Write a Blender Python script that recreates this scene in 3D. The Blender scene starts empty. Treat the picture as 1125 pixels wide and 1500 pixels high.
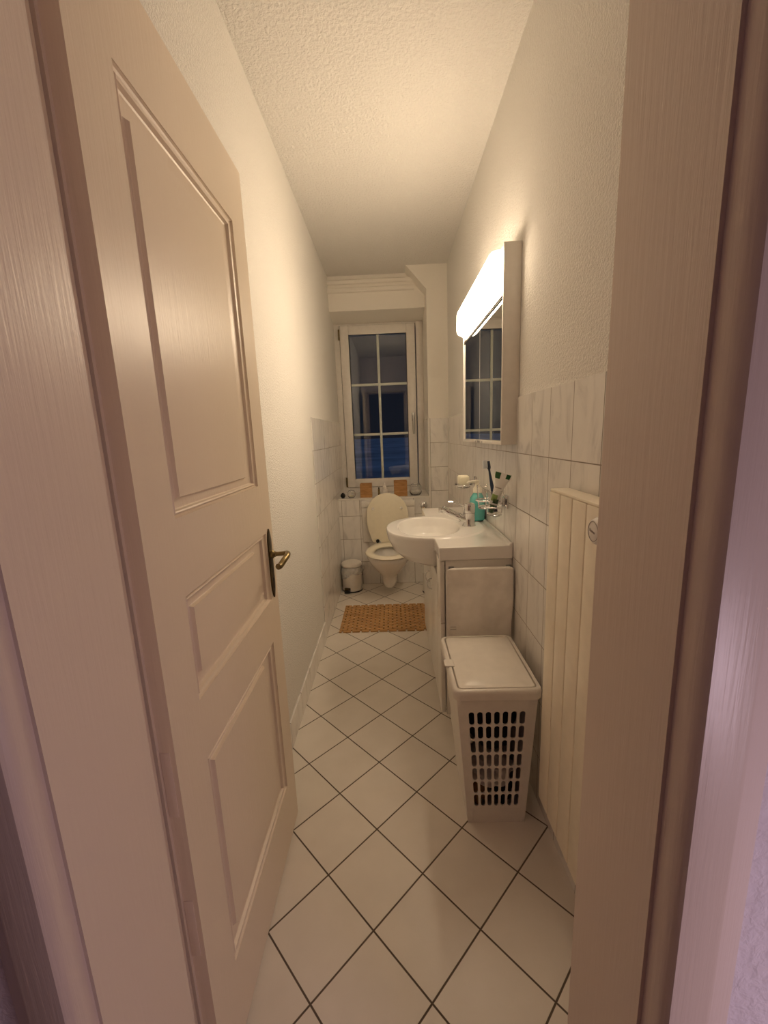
import bpy, bmesh, math, random
from mathutils import Vector, Matrix
random.seed(7)
PI = math.pi
S = bpy.context.scene
COL = S.collection

# ------------------------------------------------------------------ camera
cam_d = bpy.data.cameras.new('camera')
cam = bpy.data.objects.new('camera', cam_d)
COL.objects.link(cam)
cam.location = (0.468, 0.0, 1.292)
cam.rotation_mode = 'XYZ'
cam.rotation_euler = (1.38320033, 0.0385461848, 0.0151396038)
cam_d.sensor_fit = 'VERTICAL'
cam_d.sensor_height = 36.0
cam_d.lens = 595.734 / 1500.0 * 36.0
cam_d.clip_start = 0.01
cam_d.clip_end = 500
S.camera = cam

# ------------------------------------------------------------------ world, exposure, lights
world = bpy.data.worlds.new('night_sky')
S.world = world
world.use_nodes = True
bg = world.node_tree.nodes['Background']
bg.inputs[0].default_value = (0.10, 0.16, 0.26, 1)
bg.inputs[1].default_value = 0.05
S.view_settings.view_transform = 'Standard'
S.view_settings.look = 'None'
S.view_settings.gamma = 1
S.view_settings.exposure = 0.1
LAMP_COLOR = (1.0, 0.78, 0.54)
LAMP_STRENGTH = 24

ld = bpy.data.lights.new('ground_fill_light', 'SUN')
ld.energy = 0.32
ld.color = (0.25, 0.5, 1.0)
ground_fill = bpy.data.objects.new('ground_fill_light', ld)
COL.objects.link(ground_fill)
ground_fill.rotation_euler = (math.radians(38), 0, 0)      # added fill, aimed from behind the house to brighten the ground outside

hd = bpy.data.lights.new('hall_light', 'POINT')         # lamp further along the hall, right of the doorway
hd.shadow_soft_size = 0.15
hd.energy = 8.5
hd.color = (1.0, 0.76, 0.90)
hall = bpy.data.objects.new('hall_light', hd)
COL.objects.link(hall)
hall.location = (1.25, -0.27, 0.72)
S.cycles.max_bounces = 16
S.cycles.diffuse_bounces = 12
S.cycles.transmission_bounces = 12

# ------------------------------------------------------------------ material helpers
def new_mat(name):
    m = bpy.data.materials.new(name)
    m.use_nodes = True
    nt = m.node_tree
    b = nt.nodes['Principled BSDF']
    return m, nt, b

def N(nt, t, **kw):
    n = nt.nodes.new(t)
    for k, v in kw.items():
        setattr(n, k, v)
    return n

def L(nt, a, b):
    nt.links.new(a, b)

def obj_coords(nt, scale=(1, 1, 1), rot=(0, 0, 0), loc=(0, 0, 0)):
    tc = N(nt, 'ShaderNodeTexCoord')
    mp = N(nt, 'ShaderNodeMapping')
    mp.inputs['Scale'].default_value = scale
    mp.inputs['Rotation'].default_value = rot
    mp.inputs['Location'].default_value = loc
    L(nt, tc.outputs['Object'], mp.inputs['Vector'])
    return mp.outputs['Vector']

def noise(nt, vec, scale, detail=2.0, rough=0.5, dist=0.0):
    n = N(nt, 'ShaderNodeTexNoise')
    n.inputs['Scale'].default_value = scale
    n.inputs['Detail'].default_value = detail
    n.inputs['Roughness'].default_value = rough
    n.inputs['Distortion'].default_value = dist
    L(nt, vec, n.inputs['Vector'])
    return n.outputs['Fac']

def ramp(nt, fac, stops):
    r = N(nt, 'ShaderNodeValToRGB')
    el = r.color_ramp.elements
    while len(el) < len(stops):
        el.new(0.5)
    for e, (p, c) in zip(el, stops):
        e.position = p
        e.color = (*c, 1)
    L(nt, fac, r.inputs['Fac'])
    return r.outputs['Color']

def bump(nt, b, height, strength=0.3, dist=0.002, prev=None):
    n = N(nt, 'ShaderNodeBump')
    n.inputs['Strength'].default_value = strength
    n.inputs['Distance'].default_value = dist
    L(nt, height, n.inputs['Height'])
    if prev is not None:
        L(nt, prev, n.inputs['Normal'])
    L(nt, n.outputs['Normal'], b.inputs['Normal'])
    return n.outputs['Normal']

def math_n(nt, op, a, b=None, c=None):
    n = N(nt, 'ShaderNodeMath', operation=op)
    for i, v in enumerate((a, b, c)):
        if v is None:
            continue
        if isinstance(v, (int, float)):
            n.inputs[i].default_value = v
        else:
            L(nt, v, n.inputs[i])
    return n.outputs[0]

def mix_col(nt, fac, a, b):
    n = N(nt, 'ShaderNodeMix', data_type='RGBA')
    if isinstance(fac, (int, float)):
        n.inputs[0].default_value = fac
    else:
        L(nt, fac, n.inputs[0])
    for i, v in ((6, a), (7, b)):
        if isinstance(v, tuple):
            n.inputs[i].default_value = (*v, 1)
        else:
            L(nt, v, n.inputs[i])
    return n.outputs[2]

def simple(name, col, rough=0.5, metal=0.0, var=0.03, scale=30.0, bump_s=0.0, bump_scale=200.0, coat=0.0, spec=0.5):
    """plain paint / plastic / metal with a little procedural mottling"""
    m, nt, b = new_mat(name)
    v = obj_coords(nt)
    f = noise(nt, v, scale, 3)
    lo = tuple(max(0, c * (1 - var)) for c in col)
    hi = tuple(min(1, c * (1 + var)) for c in col)
    L(nt, ramp(nt, f, [(0.3, lo), (0.7, hi)]), b.inputs['Base Color'])
    b.inputs['Roughness'].default_value = rough
    b.inputs['Metallic'].default_value = metal
    b.inputs['Coat Weight'].default_value = coat
    b.inputs['Specular IOR Level'].default_value = spec
    if bump_s:
        bump(nt, b, noise(nt, v, bump_scale, 2), bump_s, 0.001)
    return m

def plaster(name, col, grain, strength, dist):
    m, nt, b = new_mat(name)
    v = obj_coords(nt)
    f = noise(nt, v, 1.5, 2)
    L(nt, ramp(nt, f, [(0.3, tuple(c * 0.97 for c in col)), (0.7, col)]), b.inputs['Base Color'])
    b.inputs['Roughness'].default_value = 0.9
    b.inputs['Specular IOR Level'].default_value = 0.2
    n1 = noise(nt, v, grain, 3, 0.55, 0.4)
    r = ramp(nt, n1, [(0.36, (0, 0, 0)), (0.62, (1, 1, 1))])
    n2 = noise(nt, v, grain * 2.7, 2)
    h = math_n(nt, 'MULTIPLY_ADD', n2, 0.35, r)
    bump(nt, b, h, strength, dist)
    return m

def wall_tile(name, axis, off_u, pitch_u, off_v, pitch_v, grout=0.0032):
    """marbled rectangular wall tiles; axis = which object axis runs along the wall"""
    m, nt, b = new_mat(name)
    tc = N(nt, 'ShaderNodeTexCoord')
    sp = N(nt, 'ShaderNodeSeparateXYZ')
    L(nt, tc.outputs['Object'], sp.inputs[0])
    u = math_n(nt, 'DIVIDE', math_n(nt, 'SUBTRACT', sp.outputs[axis], off_u), pitch_u)
    w = math_n(nt, 'DIVIDE', math_n(nt, 'SUBTRACT', sp.outputs[2], off_v), pitch_v)
    du = math_n(nt, 'MULTIPLY', math_n(nt, 'PINGPONG', u, 0.5), pitch_u)
    dv = math_n(nt, 'MULTIPLY', math_n(nt, 'PINGPONG', w, 0.5), pitch_v)
    d = math_n(nt, 'MINIMUM', du, dv)
    edge = N(nt, 'ShaderNodeMapRange')
    edge.inputs['From Min'].default_value = grout * 0.4
    edge.inputs['From Max'].default_value = grout * 0.6
    L(nt, d, edge.inputs['Value'])
    # per tile offset so that veins break at the joints
    cu = math_n(nt, 'FLOOR', u)
    cw = math_n(nt, 'FLOOR', w)
    cv = N(nt, 'ShaderNodeCombineXYZ')
    L(nt, math_n(nt, 'MULTIPLY', cu, 3.7), cv.inputs[0])
    L(nt, math_n(nt, 'MULTIPLY', cw, 5.3), cv.inputs[1])
    add = N(nt, 'ShaderNodeVectorMath', operation='ADD')
    L(nt, tc.outputs['Object'], add.inputs[0])
    L(nt, cv.outputs[0], add.inputs[1])
    mp = N(nt, 'ShaderNodeMapping')
    mp.inputs['Rotation'].default_value = (0.35 if axis == 1 else 0, 0.35 if axis == 0 else 0, 0)
    mp.inputs['Scale'].default_value = (10, 10, 4.0)
    L(nt, add.outputs[0], mp.inputs['Vector'])
    n1 = noise(nt, mp.outputs[0], 1.3, 5, 0.6, 0.8)
    col = ramp(nt, n1, [(0.30, (0.62, 0.60, 0.585)), (0.46, (0.80, 0.78, 0.75)), (0.75, (0.87, 0.85, 0.815))])
    c = mix_col(nt, edge.outputs[0], (0.27, 0.235, 0.20), col)
    L(nt, c, b.inputs['Base Color'])
    rr = N(nt, 'ShaderNodeMapRange')
    rr.inputs['To Min'].default_value = 0.9
    rr.inputs['To Max'].default_value = 0.18
    L(nt, edge.outputs[0], rr.inputs['Value'])
    L(nt, rr.outputs[0], b.inputs['Roughness'])
    bump(nt, b, edge.outputs[0], 0.35, 0.0015)
    return m

def floor_tile(name):
    m, nt, b = new_mat(name)
    a = 5.0
    tc = N(nt, 'ShaderNodeTexCoord')
    sp = N(nt, 'ShaderNodeSeparateXYZ')
    L(nt, tc.outputs['Object'], sp.inputs[0])
    x = math_n(nt, 'SUBTRACT', sp.outputs[0], 0.23617)
    y = math_n(nt, 'SUBTRACT', sp.outputs[1], 0.71091)
    k = a / math.sqrt(2)
    s = math_n(nt, 'MULTIPLY', math_n(nt, 'ADD', x, y), k)
    t = math_n(nt, 'MULTIPLY', math_n(nt, 'SUBTRACT', y, x), k)
    d = math_n(nt, 'MINIMUM', math_n(nt, 'PINGPONG', s, 0.5), math_n(nt, 'PINGPONG', t, 0.5))
    edge = N(nt, 'ShaderNodeMapRange')
    edge.inputs['From Min'].default_value = 0.0085
    edge.inputs['From Max'].default_value = 0.0135
    L(nt, d, edge.inputs['Value'])
    cv = N(nt, 'ShaderNodeCombineXYZ')
    L(nt, math_n(nt, 'FLOOR', s), cv.inputs[0])
    L(nt, math_n(nt, 'FLOOR', t), cv.inputs[1])
    wn = N(nt, 'ShaderNodeTexWhiteNoise')
    L(nt, cv.outputs[0], wn.inputs['Vector'])
    v = obj_coords(nt)
    n1 = noise(nt, v, 9, 4)
    f = math_n(nt, 'MULTIPLY_ADD', wn.outputs['Value'], 0.25, math_n(nt, 'MULTIPLY', n1, 0.75))
    col = ramp(nt, f, [(0.2, (0.73, 0.68, 0.61)), (0.7, (0.81, 0.76, 0.69))])
    c = mix_col(nt, edge.outputs[0], (0.125, 0.095, 0.07), col)
    L(nt, c, b.inputs['Base Color'])
    rr = N(nt, 'ShaderNodeMapRange')
    rr.inputs['To Min'].default_value = 0.95
    rr.inputs['To Max'].default_value = 0.36
    L(nt, edge.outputs[0], rr.inputs['Value'])
    L(nt, rr.outputs[0], b.inputs['Roughness'])
    nrm = bump(nt, b, noise(nt, v, 400, 2), 0.06, 0.001)
    bump(nt, b, edge.outputs[0], 0.5, 0.0015, nrm)
    return m

def painted_wood(name, col, rough=0.3):
    """gloss paint with vertical brush marks"""
    m, nt, b = new_mat(name)
    v = obj_coords(nt)
    f = noise(nt, v, 2.2, 3)
    L(nt, ramp(nt, f, [(0.3, tuple(c * 0.965 for c in col)), (0.7, col)]), b.inputs['Base Color'])
    b.inputs['Roughness'].default_value = rough
    v2 = obj_coords(nt, scale=(170, 170, 7))
    br = noise(nt, v2, 1.0, 3, 0.6, 0.3)
    n1 = bump(nt, b, br, 0.35, 0.0014)
    bump(nt, b, noise(nt, v, 55, 2), 0.10, 0.002, n1)
    return m

def glass_mat(name, tint=(1, 1, 1), rough=0.0, ior=1.45):
    m, nt, b = new_mat(name)
    v = obj_coords(nt)
    f = noise(nt, v, 20, 1)
    L(nt, ramp(nt, f, [(0.3, tuple(c * 0.985 for c in tint)), (0.7, tint)]), b.inputs['Base Color'])
    b.inputs['Transmission Weight'].default_value = 1.0
    b.inputs['Roughness'].default_value = rough
    b.inputs['IOR'].default_value = ior
    return m

def window_glass(name):
    m = bpy.data.materials.new(name)
    m.use_nodes = True
    nt = m.node_tree
    nt.nodes.clear()
    out = N(nt, 'ShaderNodeOutputMaterial')
    mix = N(nt, 'ShaderNodeMixShader')
    tr = N(nt, 'ShaderNodeBsdfTransparent')
    gl = N(nt, 'ShaderNodeBsdfGlossy')
    gl.inputs['Roughness'].default_value = 0.01
    fr = N(nt, 'ShaderNodeFresnel')
    fr.inputs['IOR'].default_value = 1.6
    tr.inputs[0].default_value = (0.92, 0.95, 0.97, 1)
    v = obj_coords(nt)
    gl_c = ramp(nt, noise(nt, v, 3, 2), [(0.3, (0.95, 0.95, 0.95)), (0.7, (1, 1, 1))])
    L(nt, gl_c, gl.inputs['Color'])
    L(nt, fr.outputs[0], mix.inputs[0])
    L(nt, tr.outputs[0], mix.inputs[1])
    L(nt, gl.outputs[0], mix.inputs[2])
    L(nt, mix.outputs[0], out.inputs[0])
    return m

def wood_mat(name, c1, c2, scale=(6, 60, 60), rough=0.5):
    m, nt, b = new_mat(name)
    v = obj_coords(nt, scale=scale)
    f = noise(nt, v, 1.0, 4, 0.6, 0.6)
    L(nt, ramp(nt, f, [(0.3, c1), (0.7, c2)]), b.inputs['Base Color'])
    b.inputs['Roughness'].default_value = rough
    bump(nt, b, f, 0.15, 0.0006)
    return m

def emit_mat(name, col, strength):
    m, nt, b = new_mat(name)
    b.inputs['Base Color'].default_value = (0.9, 0.9, 0.88, 1)
    b.inputs['Roughness'].default_value = 0.4
    v = obj_coords(nt)
    f = noise(nt, v, 2, 1)
    L(nt, ramp(nt, f, [(0.2, tuple(c * 0.98 for c in col)), (0.8, col)]), b.inputs['Emission Color'])
    b.inputs['Emission Strength'].default_value = strength
    return m

def cloth_mat(name, c1, c2, scale=900):
    m, nt, b = new_mat(name)
    v = obj_coords(nt)
    f = noise(nt, v, 14, 4)
    L(nt, ramp(nt, f, [(0.3, c1), (0.65, c2)]), b.inputs['Base Color'])
    b.inputs['Roughness'].default_value = 0.95
    b.inputs['Specular IOR Level'].default_value = 0.15
    n1 = bump(nt, b, noise(nt, v, scale, 1), 0.3, 0.001)
    bump(nt, b, noise(nt, v, 18, 3), 0.5, 0.006, n1)
    return m

M = dict(
    wall=plaster('rough_plaster', (0.84, 0.82, 0.78), 140, 0.55, 0.005),
    smooth=plaster('fine_plaster', (0.85, 0.82, 0.76), 160, 0.25, 0.003),
    ceil=plaster('stippled_ceiling', (0.79, 0.77, 0.735), 85, 0.6, 0.006),
    hallwall=plaster('hall_plaster', (0.84, 0.79, 0.84), 60, 0.35, 0.004),
    tile_r=wall_tile('marbled_tile_right', 1, 1.0865, 0.1535, 1.412, 0.2065),
    tile_l=wall_tile('marbled_tile_left', 1, 2.40, 0.1535, 1.412, 0.199),
    tile_b=wall_tile('marbled_tile_back', 0, 0.03, 0.1535, 0.0, 0.205),
    tile_p=wall_tile('marbled_tile_pilaster', 0, 0.797, 0.151, 1.412, 0.2),
    tile_n=wall_tile('marbled_tile_reveal', 1, 3.445, 0.1535, 1.412, 0.2),
    tile_s=wall_tile('marbled_tile_sill', 1, 3.43, 0.3, 0.1, 3.0),
    skirt=wall_tile('marbled_skirting', 1, 1.30, 0.205, -1.0, 8.0),
    floor=floor_tile('diagonal_floor_tile'),
    hallfloor=wood_mat('hall_parquet', (0.22, 0.13, 0.07), (0.32, 0.2, 0.11)),
    door=painted_wood('cream_gloss_paint', (0.77, 0.665, 0.54), 0.35),
    frame=painted_wood('cream_frame_paint', (0.77, 0.66, 0.56), 0.36),
    white=simple('white_lacquer', (0.80, 0.77, 0.72), 0.32),
    cab=simple('white_cabinet_metal', (0.74, 0.71, 0.66), 0.4),
    upvc=simple('white_window_plastic', (0.78, 0.75, 0.71), 0.35),
    muntin=simple('pale_muntin', (0.62, 0.66, 0.60), 0.4),
    ceramic=simple('white_ceramic', (0.84, 0.82, 0.785), 0.12, var=0.01, coat=0.3),
    seat=simple('ivory_toilet_seat', (0.88, 0.83, 0.69), 0.2, var=0.015),
    lid=simple('ivory_toilet_lid', (0.88, 0.82, 0.655), 0.3, var=0.02),
    plastic=simple('white_plastic', (0.79, 0.765, 0.72), 0.35),
    hamper=simple('cream_plastic', (0.76, 0.72, 0.66), 0.3, bump_s=0.03),
    rad=simple('cream_radiator_enamel', (0.89, 0.82, 0.67), 0.33),
    chrome=simple('chrome', (0.72, 0.72, 0.72), 0.09, 1.0, var=0.02),
    steel=simple('brushed_steel', (0.5, 0.5, 0.49), 0.3, 1.0),
    brass=simple('aged_brass', (0.23, 0.175, 0.085), 0.32, 1.0, var=0.25, scale=60),
    brass_dark=simple('darkened_brass', (0.085, 0.065, 0.035), 0.38, 1.0, var=0.3, scale=60),
    black=simple('black_plastic', (0.012, 0.011, 0.011), 0.35),
    dark=simple('gap_shade', (0.03, 0.025, 0.02), 0.9),  # near-black colour standing in for shade in narrow gaps
    mirror=simple('mirror_silver', (0.86, 0.87, 0.87), 0.005, 1.0, var=0.005),
    lamp=emit_mat('lamp_diffuser', LAMP_COLOR, LAMP_STRENGTH),
    glass=glass_mat('clear_glass'),
    winglass=window_glass('window_glass'),
    teal=simple('teal_soap_bottle', (0.10, 0.46, 0.44), 0.15, var=0.06, coat=0.5),
    soap=simple('cream_soap', (0.88, 0.84, 0.66), 0.5),
    pump=simple('cream_pump_plastic', (0.86, 0.82, 0.70), 0.35),
    navy=simple('dark_blue_plastic', (0.012, 0.03, 0.07), 0.3),
    grey=simple('pale_grey_bristle', (0.6, 0.65, 0.68), 0.8),
    green=simple('leaf_green_print', (0.012, 0.10, 0.02), 0.4, var=0.1),
    lime=simple('light_green_print', (0.27, 0.40, 0.09), 0.4, var=0.2),
    tubew=simple('white_tube_plastic', (0.82, 0.81, 0.76), 0.3),
    bamboo=wood_mat('bamboo_wood', (0.34, 0.165, 0.055), (0.52, 0.28, 0.11), (14, 45, 45)),
    matwood=wood_mat('mat_wood', (0.40, 0.215, 0.075), (0.66, 0.385, 0.155), (10, 40, 40)),
    towel=cloth_mat('grey_white_towel', (0.76, 0.72, 0.66), (0.92, 0.88, 0.82)),
    label=simple('white_textile_label', (0.85, 0.82, 0.78), 0.7),
    print=simple('grey_print', (0.42, 0.38, 0.34), 0.7),
    binbag=None,
    laundry_white=cloth_mat('white_laundry', (0.70, 0.62, 0.58), (0.85, 0.8, 0.76)),
    laundry_red=cloth_mat('red_brown_laundry', (0.25, 0.08, 0.05), (0.34, 0.12, 0.06)),
    laundry_and_shade=cloth_mat('dark_laundry_and_shade', (0.015, 0.015, 0.02), (0.03, 0.03, 0.035)),  # also colours the added shade fill in the hamper
    laundry_tan=cloth_mat('tan_laundry', (0.35, 0.2, 0.08), (0.45, 0.28, 0.12)),
    ground=simple('bluish_snowy_ground', (0.42, 0.46, 0.52), 0.9, var=0.35, scale=0.12),
    water=glass_mat('toilet_water', (0.9, 0.93, 0.92), 0.0, 1.33),
)
def bag_mat():
    m, nt, b = new_mat('thin_bin_liner')
    v = obj_coords(nt)
    f = noise(nt, v, 40, 3)
    L(nt, ramp(nt, f, [(0.3, (0.66, 0.66, 0.66)), (0.7, (0.85, 0.85, 0.84))]), b.inputs['Base Color'])
    b.inputs['Roughness'].default_value = 0.25
    b.inputs['Alpha'].default_value = 0.5
    bump(nt, b, f, 0.8, 0.008)
    return m
M['binbag'] = bag_mat()

# ------------------------------------------------------------------ geometry helpers
class MB:
    def __init__(self):
        self.bm = bmesh.new()

    def box(self, x0, x1, y0, y1, z0, z1, bev=0.0, seg=2):
        bm = self.bm
        vs = [bm.verts.new(p) for p in ((x0, y0, z0), (x1, y0, z0), (x1, y1, z0), (x0, y1, z0),
                                        (x0, y0, z1), (x1, y0, z1), (x1, y1, z1), (x0, y1, z1))]
        fs = [bm.faces.new([vs[i] for i in f]) for f in ((3, 2, 1, 0), (4, 5, 6, 7), (0, 1, 5, 4), (1, 2, 6, 5), (2, 3, 7, 6), (3, 0, 4, 7))]
        if bev > 0:
            es = list({e for f in fs for e in f.edges})
            bmesh.ops.bevel(bm, geom=es, offset=bev, segments=seg, profile=0.5, affect='EDGES')
        return self

    def prism(self, pts, axis, a0, a1, bev=0.0):
        """polygon pts in the two other axes, extruded along axis from a0 to a1"""
        bm = self.bm
        def mk(p, a):
            q = list(p)
            q.insert(axis, a)
            return bm.verts.new(q)
        A = [mk(p, a0) for p in pts]
        B = [mk(p, a1) for p in pts]
        n = len(pts)
        fs = [bm.faces.new(A), bm.faces.new(B[::-1])]
        for i in range(n):
            fs.append(bm.faces.new((A[i], B[i], B[(i + 1) % n], A[(i + 1) % n])))
        bmesh.ops.recalc_face_normals(bm, faces=fs)
        if bev > 0:
            es = list({e for f in fs[:2] for e in f.edges})
            bmesh.ops.bevel(bm, geom=es, offset=bev, segments=2, profile=0.5, affect='EDGES')
        return self

    def loft(self, loops, cap0=True, cap1=True, close=True):
        bm = self.bm
        R = [[bm.verts.new(p) for p in lp] for lp in loops]
        n = len(R[0])
        fs = []
        for a, b in zip(R[:-1], R[1:]):
            for i in range(n if close else n - 1):
                j = (i + 1) % n
                fs.append(bm.faces.new((a[i], a[j], b[j], b[i])))
        if cap0 and close:
            fs.append(bm.faces.new(R[0][::-1]))
        if cap1 and close:
            fs.append(bm.faces.new(R[-1]))
        bmesh.ops.recalc_face_normals(bm, faces=fs)
        return self

    def lathe(self, prof, center=(0, 0, 0), axis='Z', seg=40, closed=False):
        """prof = [(radius, height)...]; open ends at r=0 are welded"""
        c = Vector(center)
        loops = []
        for r, h in prof:
            lp = []
            for i in range(seg):
                a = 2 * PI * i / seg
                u, v = max(r, 1e-5) * math.cos(a), max(r, 1e-5) * math.sin(a)
                p = {'Z': (u, v, h), 'X': (h, u, v), 'Y': (u, h, v)}[axis]
                lp.append(c + Vector(p))
            loops.append(lp)
        if closed:
            loops.append(loops[0])
        self.loft(loops, cap0=not closed, cap1=not closed)
        if closed:
            bmesh.ops.remove_doubles(self.bm, verts=self.bm.verts[:], dist=1e-6)
        return self

    def tube(self, pts, rad, seg=12, cap=True, closed=False, flat=1.0):
        pts = [Vector(p) for p in pts]
        n = len(pts)
        rads = rad if isinstance(rad, (list, tuple)) else [rad] * n
        loops = []
        prev = None
        for i, p in enumerate(pts):
            if closed:
                t = pts[(i + 1) % n] - pts[i - 1]
            else:
                t = pts[min(i + 1, n - 1)] - pts[max(i - 1, 0)]
            t.normalize()
            if prev is None:
                up = Vector((0, 0, 1)) if abs(t.z) < 0.9 else Vector((1, 0, 0))
                a = t.cross(up).normalized()
            else:
                a = (prev - t * prev.dot(t)).normalized()
            prev = a
            b = t.cross(a)
            loops.append([p + a * math.cos(2 * PI * k / seg) * rads[i] + b * math.sin(2 * PI * k / seg) * rads[i] * flat for k in range(seg)])
        if closed:
            loops.append(loops[0])
            self.loft(loops, False, False)
            bmesh.ops.remove_doubles(self.bm, verts=self.bm.verts[:], dist=1e-6)
        else:
            self.loft(loops, cap, cap)
        return self

    def sphere(self, c, r, sx=1, sy=1, sz=1, u=24, v=14):
        mat = Matrix.Translation(c) @ Matrix.Diagonal((r * sx, r * sy, r * sz, 1))
        bmesh.ops.create_uvsphere(self.bm, u_segments=u, v_segments=v, radius=1.0, matrix=mat)
        return self

    def grid(self, f, nu, nv):
        bm = self.bm
        V = [[bm.verts.new(f(i / nu, j / nv)) for j in range(nv + 1)] for i in range(nu + 1)]
        fs = []
        for i in range(nu):
            for j in range(nv):
                fs.append(bm.faces.new((V[i][j], V[i + 1][j], V[i + 1][j + 1], V[i][j + 1])))
        bmesh.ops.recalc_face_normals(bm, faces=fs)
        return self

    def build(self, name, mat, parent=None, angle=38, smooth=True):
        me = bpy.data.meshes.new(name)
        self.bm.to_mesh(me)
        self.bm.free()
        if smooth:
            for p in me.polygons:
                p.use_smooth = True
            me.set_sharp_from_angle(angle=math.radians(angle))
        o = bpy.data.objects.new(name, me)
        COL.objects.link(o)
        for m in (mat if isinstance(mat, (list, tuple)) else [mat]):
            me.materials.append(m)
        if parent is not None:
            o.parent = parent
            o.matrix_parent_inverse = parent.matrix_world.inverted() if parent.type == 'MESH' else Matrix.Translation(parent.location).inverted()
        return o

def catmull(pts, n=8):
    P = [Vector(p) for p in pts]
    P = [P[0] * 2 - P[1]] + P + [P[-1] * 2 - P[-2]]
    out = []
    for i in range(1, len(P) - 2):
        for k in range(n):
            t = k / n
            a, b, c, d = P[i - 1], P[i], P[i + 1], P[i + 2]
            out.append(0.5 * ((2 * b) + (c - a) * t + (2 * a - 5 * b + 4 * c - d) * t * t + (3 * b - a - 3 * c + d) * t ** 3))
    out.append(P[-2])
    return out

def thing(name, label, cat, loc, group=None):
    o = bpy.data.objects.new(name, None)
    COL.objects.link(o)
    o.empty_display_size = 0.05
    o.location = loc
    return tag(o, label, cat, group)

def tag(o, label, cat, group=None, kind=None):
    o['label'] = label
    o['category'] = cat
    if group:
        o['group'] = group
    if kind:
        o['kind'] = kind
    return o

def struct(o, label=None):
    o['kind'] = 'structure'
    if label:
        o['label'] = label
    return o

def modify(o, *mods):
    """apply modifiers given as (type, dict)"""
    for t, kw in mods:
        m = o.modifiers.new(t, t)
        for k, v in kw.items():
            setattr(m, k, v)
    dg = bpy.context.evaluated_depsgraph_get()
    me = bpy.data.meshes.new_from_object(o.evaluated_get(dg))
    old = o.data
    o.modifiers.clear()
    o.data = me
    bpy.data.meshes.remove(old)
    for p in me.polygons:
        p.use_smooth = True
    return o

# ------------------------------------------------------------------ room dimensions
XR, YB, ZC = 0.948, 3.424, 2.565       # right wall, tiled back face, ceiling
YW = 3.84                              # window plane
YN, YF = 0.341, 0.489                  # door lining, hall side and rebate side
YR = 0.545                             # room face of the door wall

# ---- floor, ceiling, walls
struct(MB().box(-0.12, XR + 0.12, YN, 4.0, -0.1, 0).build('floor', M['floor'], smooth=False), 'white floor tiles laid diagonally with brown joints')
struct(MB().box(-0.12, XR + 0.12, YN + 0.02, 4.0, ZC, ZC + 0.12).build('ceiling', M['ceil'], smooth=False), 'stippled cream ceiling of the narrow bathroom')

wl = struct(MB().box(-0.12, 0, YR, 4.0, 0, ZC).build('wall_left', M['wall'], smooth=False), 'rough plastered left wall')
MB().box(0, 0.006, 2.45, YW, 0, 1.410, 0.002).build('tile_panel', M['tile_l'], wl, smooth=False)
wr = struct(MB().box(XR, XR + 0.12, YR, 4.0, 0, ZC).build('wall_right', M['wall'], smooth=False), 'rough plastered right wall tiled up to shoulder height')
MB().box(XR - 0.006, XR, YR, YB, 0, 1.410, 0.002).build('tile_panel', M['tile_r'], wr, smooth=False)
XR2 = XR - 0.006

wb = struct(MB().box(0.006, 0.785, YB + 0.006, YW + 0.08, 0, 0.757).build('wall_back', M['smooth'], smooth=False), 'tiled half-height wall behind the toilet below the window')
MB().box(0.006, 0.785, YB, YB + 0.006, 0, 0.757).build('tile_panel', M['tile_b'], wb, smooth=False)
MB().box(0.006, 0.785, YB + 0.004, YW, 0.757, 0.765).build('sill_tiles', M['tile_s'], wb, smooth=False)
MB().box(0.006, 0.785, YB - 0.004, YB + 0.004, 0.753, 0.7655, 0.003).build('edge_bead', M['plastic'], wb)
MB().box(0.785, XR, YB, YB + 0.5, 0, ZC).build('pilaster', M['smooth'], wb, smooth=False)
MB().box(0.791, XR2, YB - 0.006, YB, 0, 1.410, 0.001).build('pilaster_tiles', M['tile_p'], wb, smooth=False)
MB().box(0.779, 0.785, YB + 0.002, YW, 0.765, 1.410, 0.001).build('reveal_tiles', M['tile_n'], wb, smooth=False)
MB().tube([(0.7875, YB - 0.004, 0.0), (0.7875, YB - 0.004, 1.415)], 0.006, 10).build('corner_bead', M['plastic'], wb)
MB().prism([(0.786, 2.39), (0.63, ZC), (0.786, ZC)], 1, YB, YB + 0.5).build('sloped_casing', M['smooth'], wb, smooth=False)
MB().prism([(3.58, 2.30), (3.58, ZC), (YW + 0.1, ZC), (YW + 0.1, 2.262), (YW - 0.04, 2.262)], 0, 0, 0.785).build('lintel', M['smooth'], wb, smooth=False)
MB().box(-0.1, XR + 0.1, YW + 0.08, YW + 0.2, 0, 0.80).build('outer_wall', M['smooth'], wb, smooth=False)

# moulding under the ceiling above the window
t1 = MB()
t1.prism([(3.58, 2.436), (3.552, 2.436), (3.546, 2.442), (3.546, 2.462), (3.552, 2.468), (3.572, 2.468), (3.572, 2.496), (3.552, 2.496), (3.546, 2.502), (3.546, 2.520), (3.556, 2.528), (3.58, 2.528)], 0, 0.0, 0.70)
struct(t1.build('trim_1', M['smooth'], angle=20), 'ribbed moulding above the window')

# skirting on the left wall
sk = MB().box(0, 0.009, 0.58, 2.449, 0.0, 0.118, 0.002).build('baseboard_left', M['skirt'], smooth=False)
struct(sk, 'tiled skirting along the left wall')

# ---- front wall (door wall)
wf = MB()
wf.box(-1.3, 0.07, YN + 0.004, YR, 0, 2.9)
wf.box(0.752, 2.2, YN + 0.004, YR, 0, 2.9)
wf.box(0.07, 0.752, YN + 0.004, YR, 2.02, 2.9)
struct(wf.build('wall_front', M['hallwall'], smooth=False), 'wall around the bathroom doorway')

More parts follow.
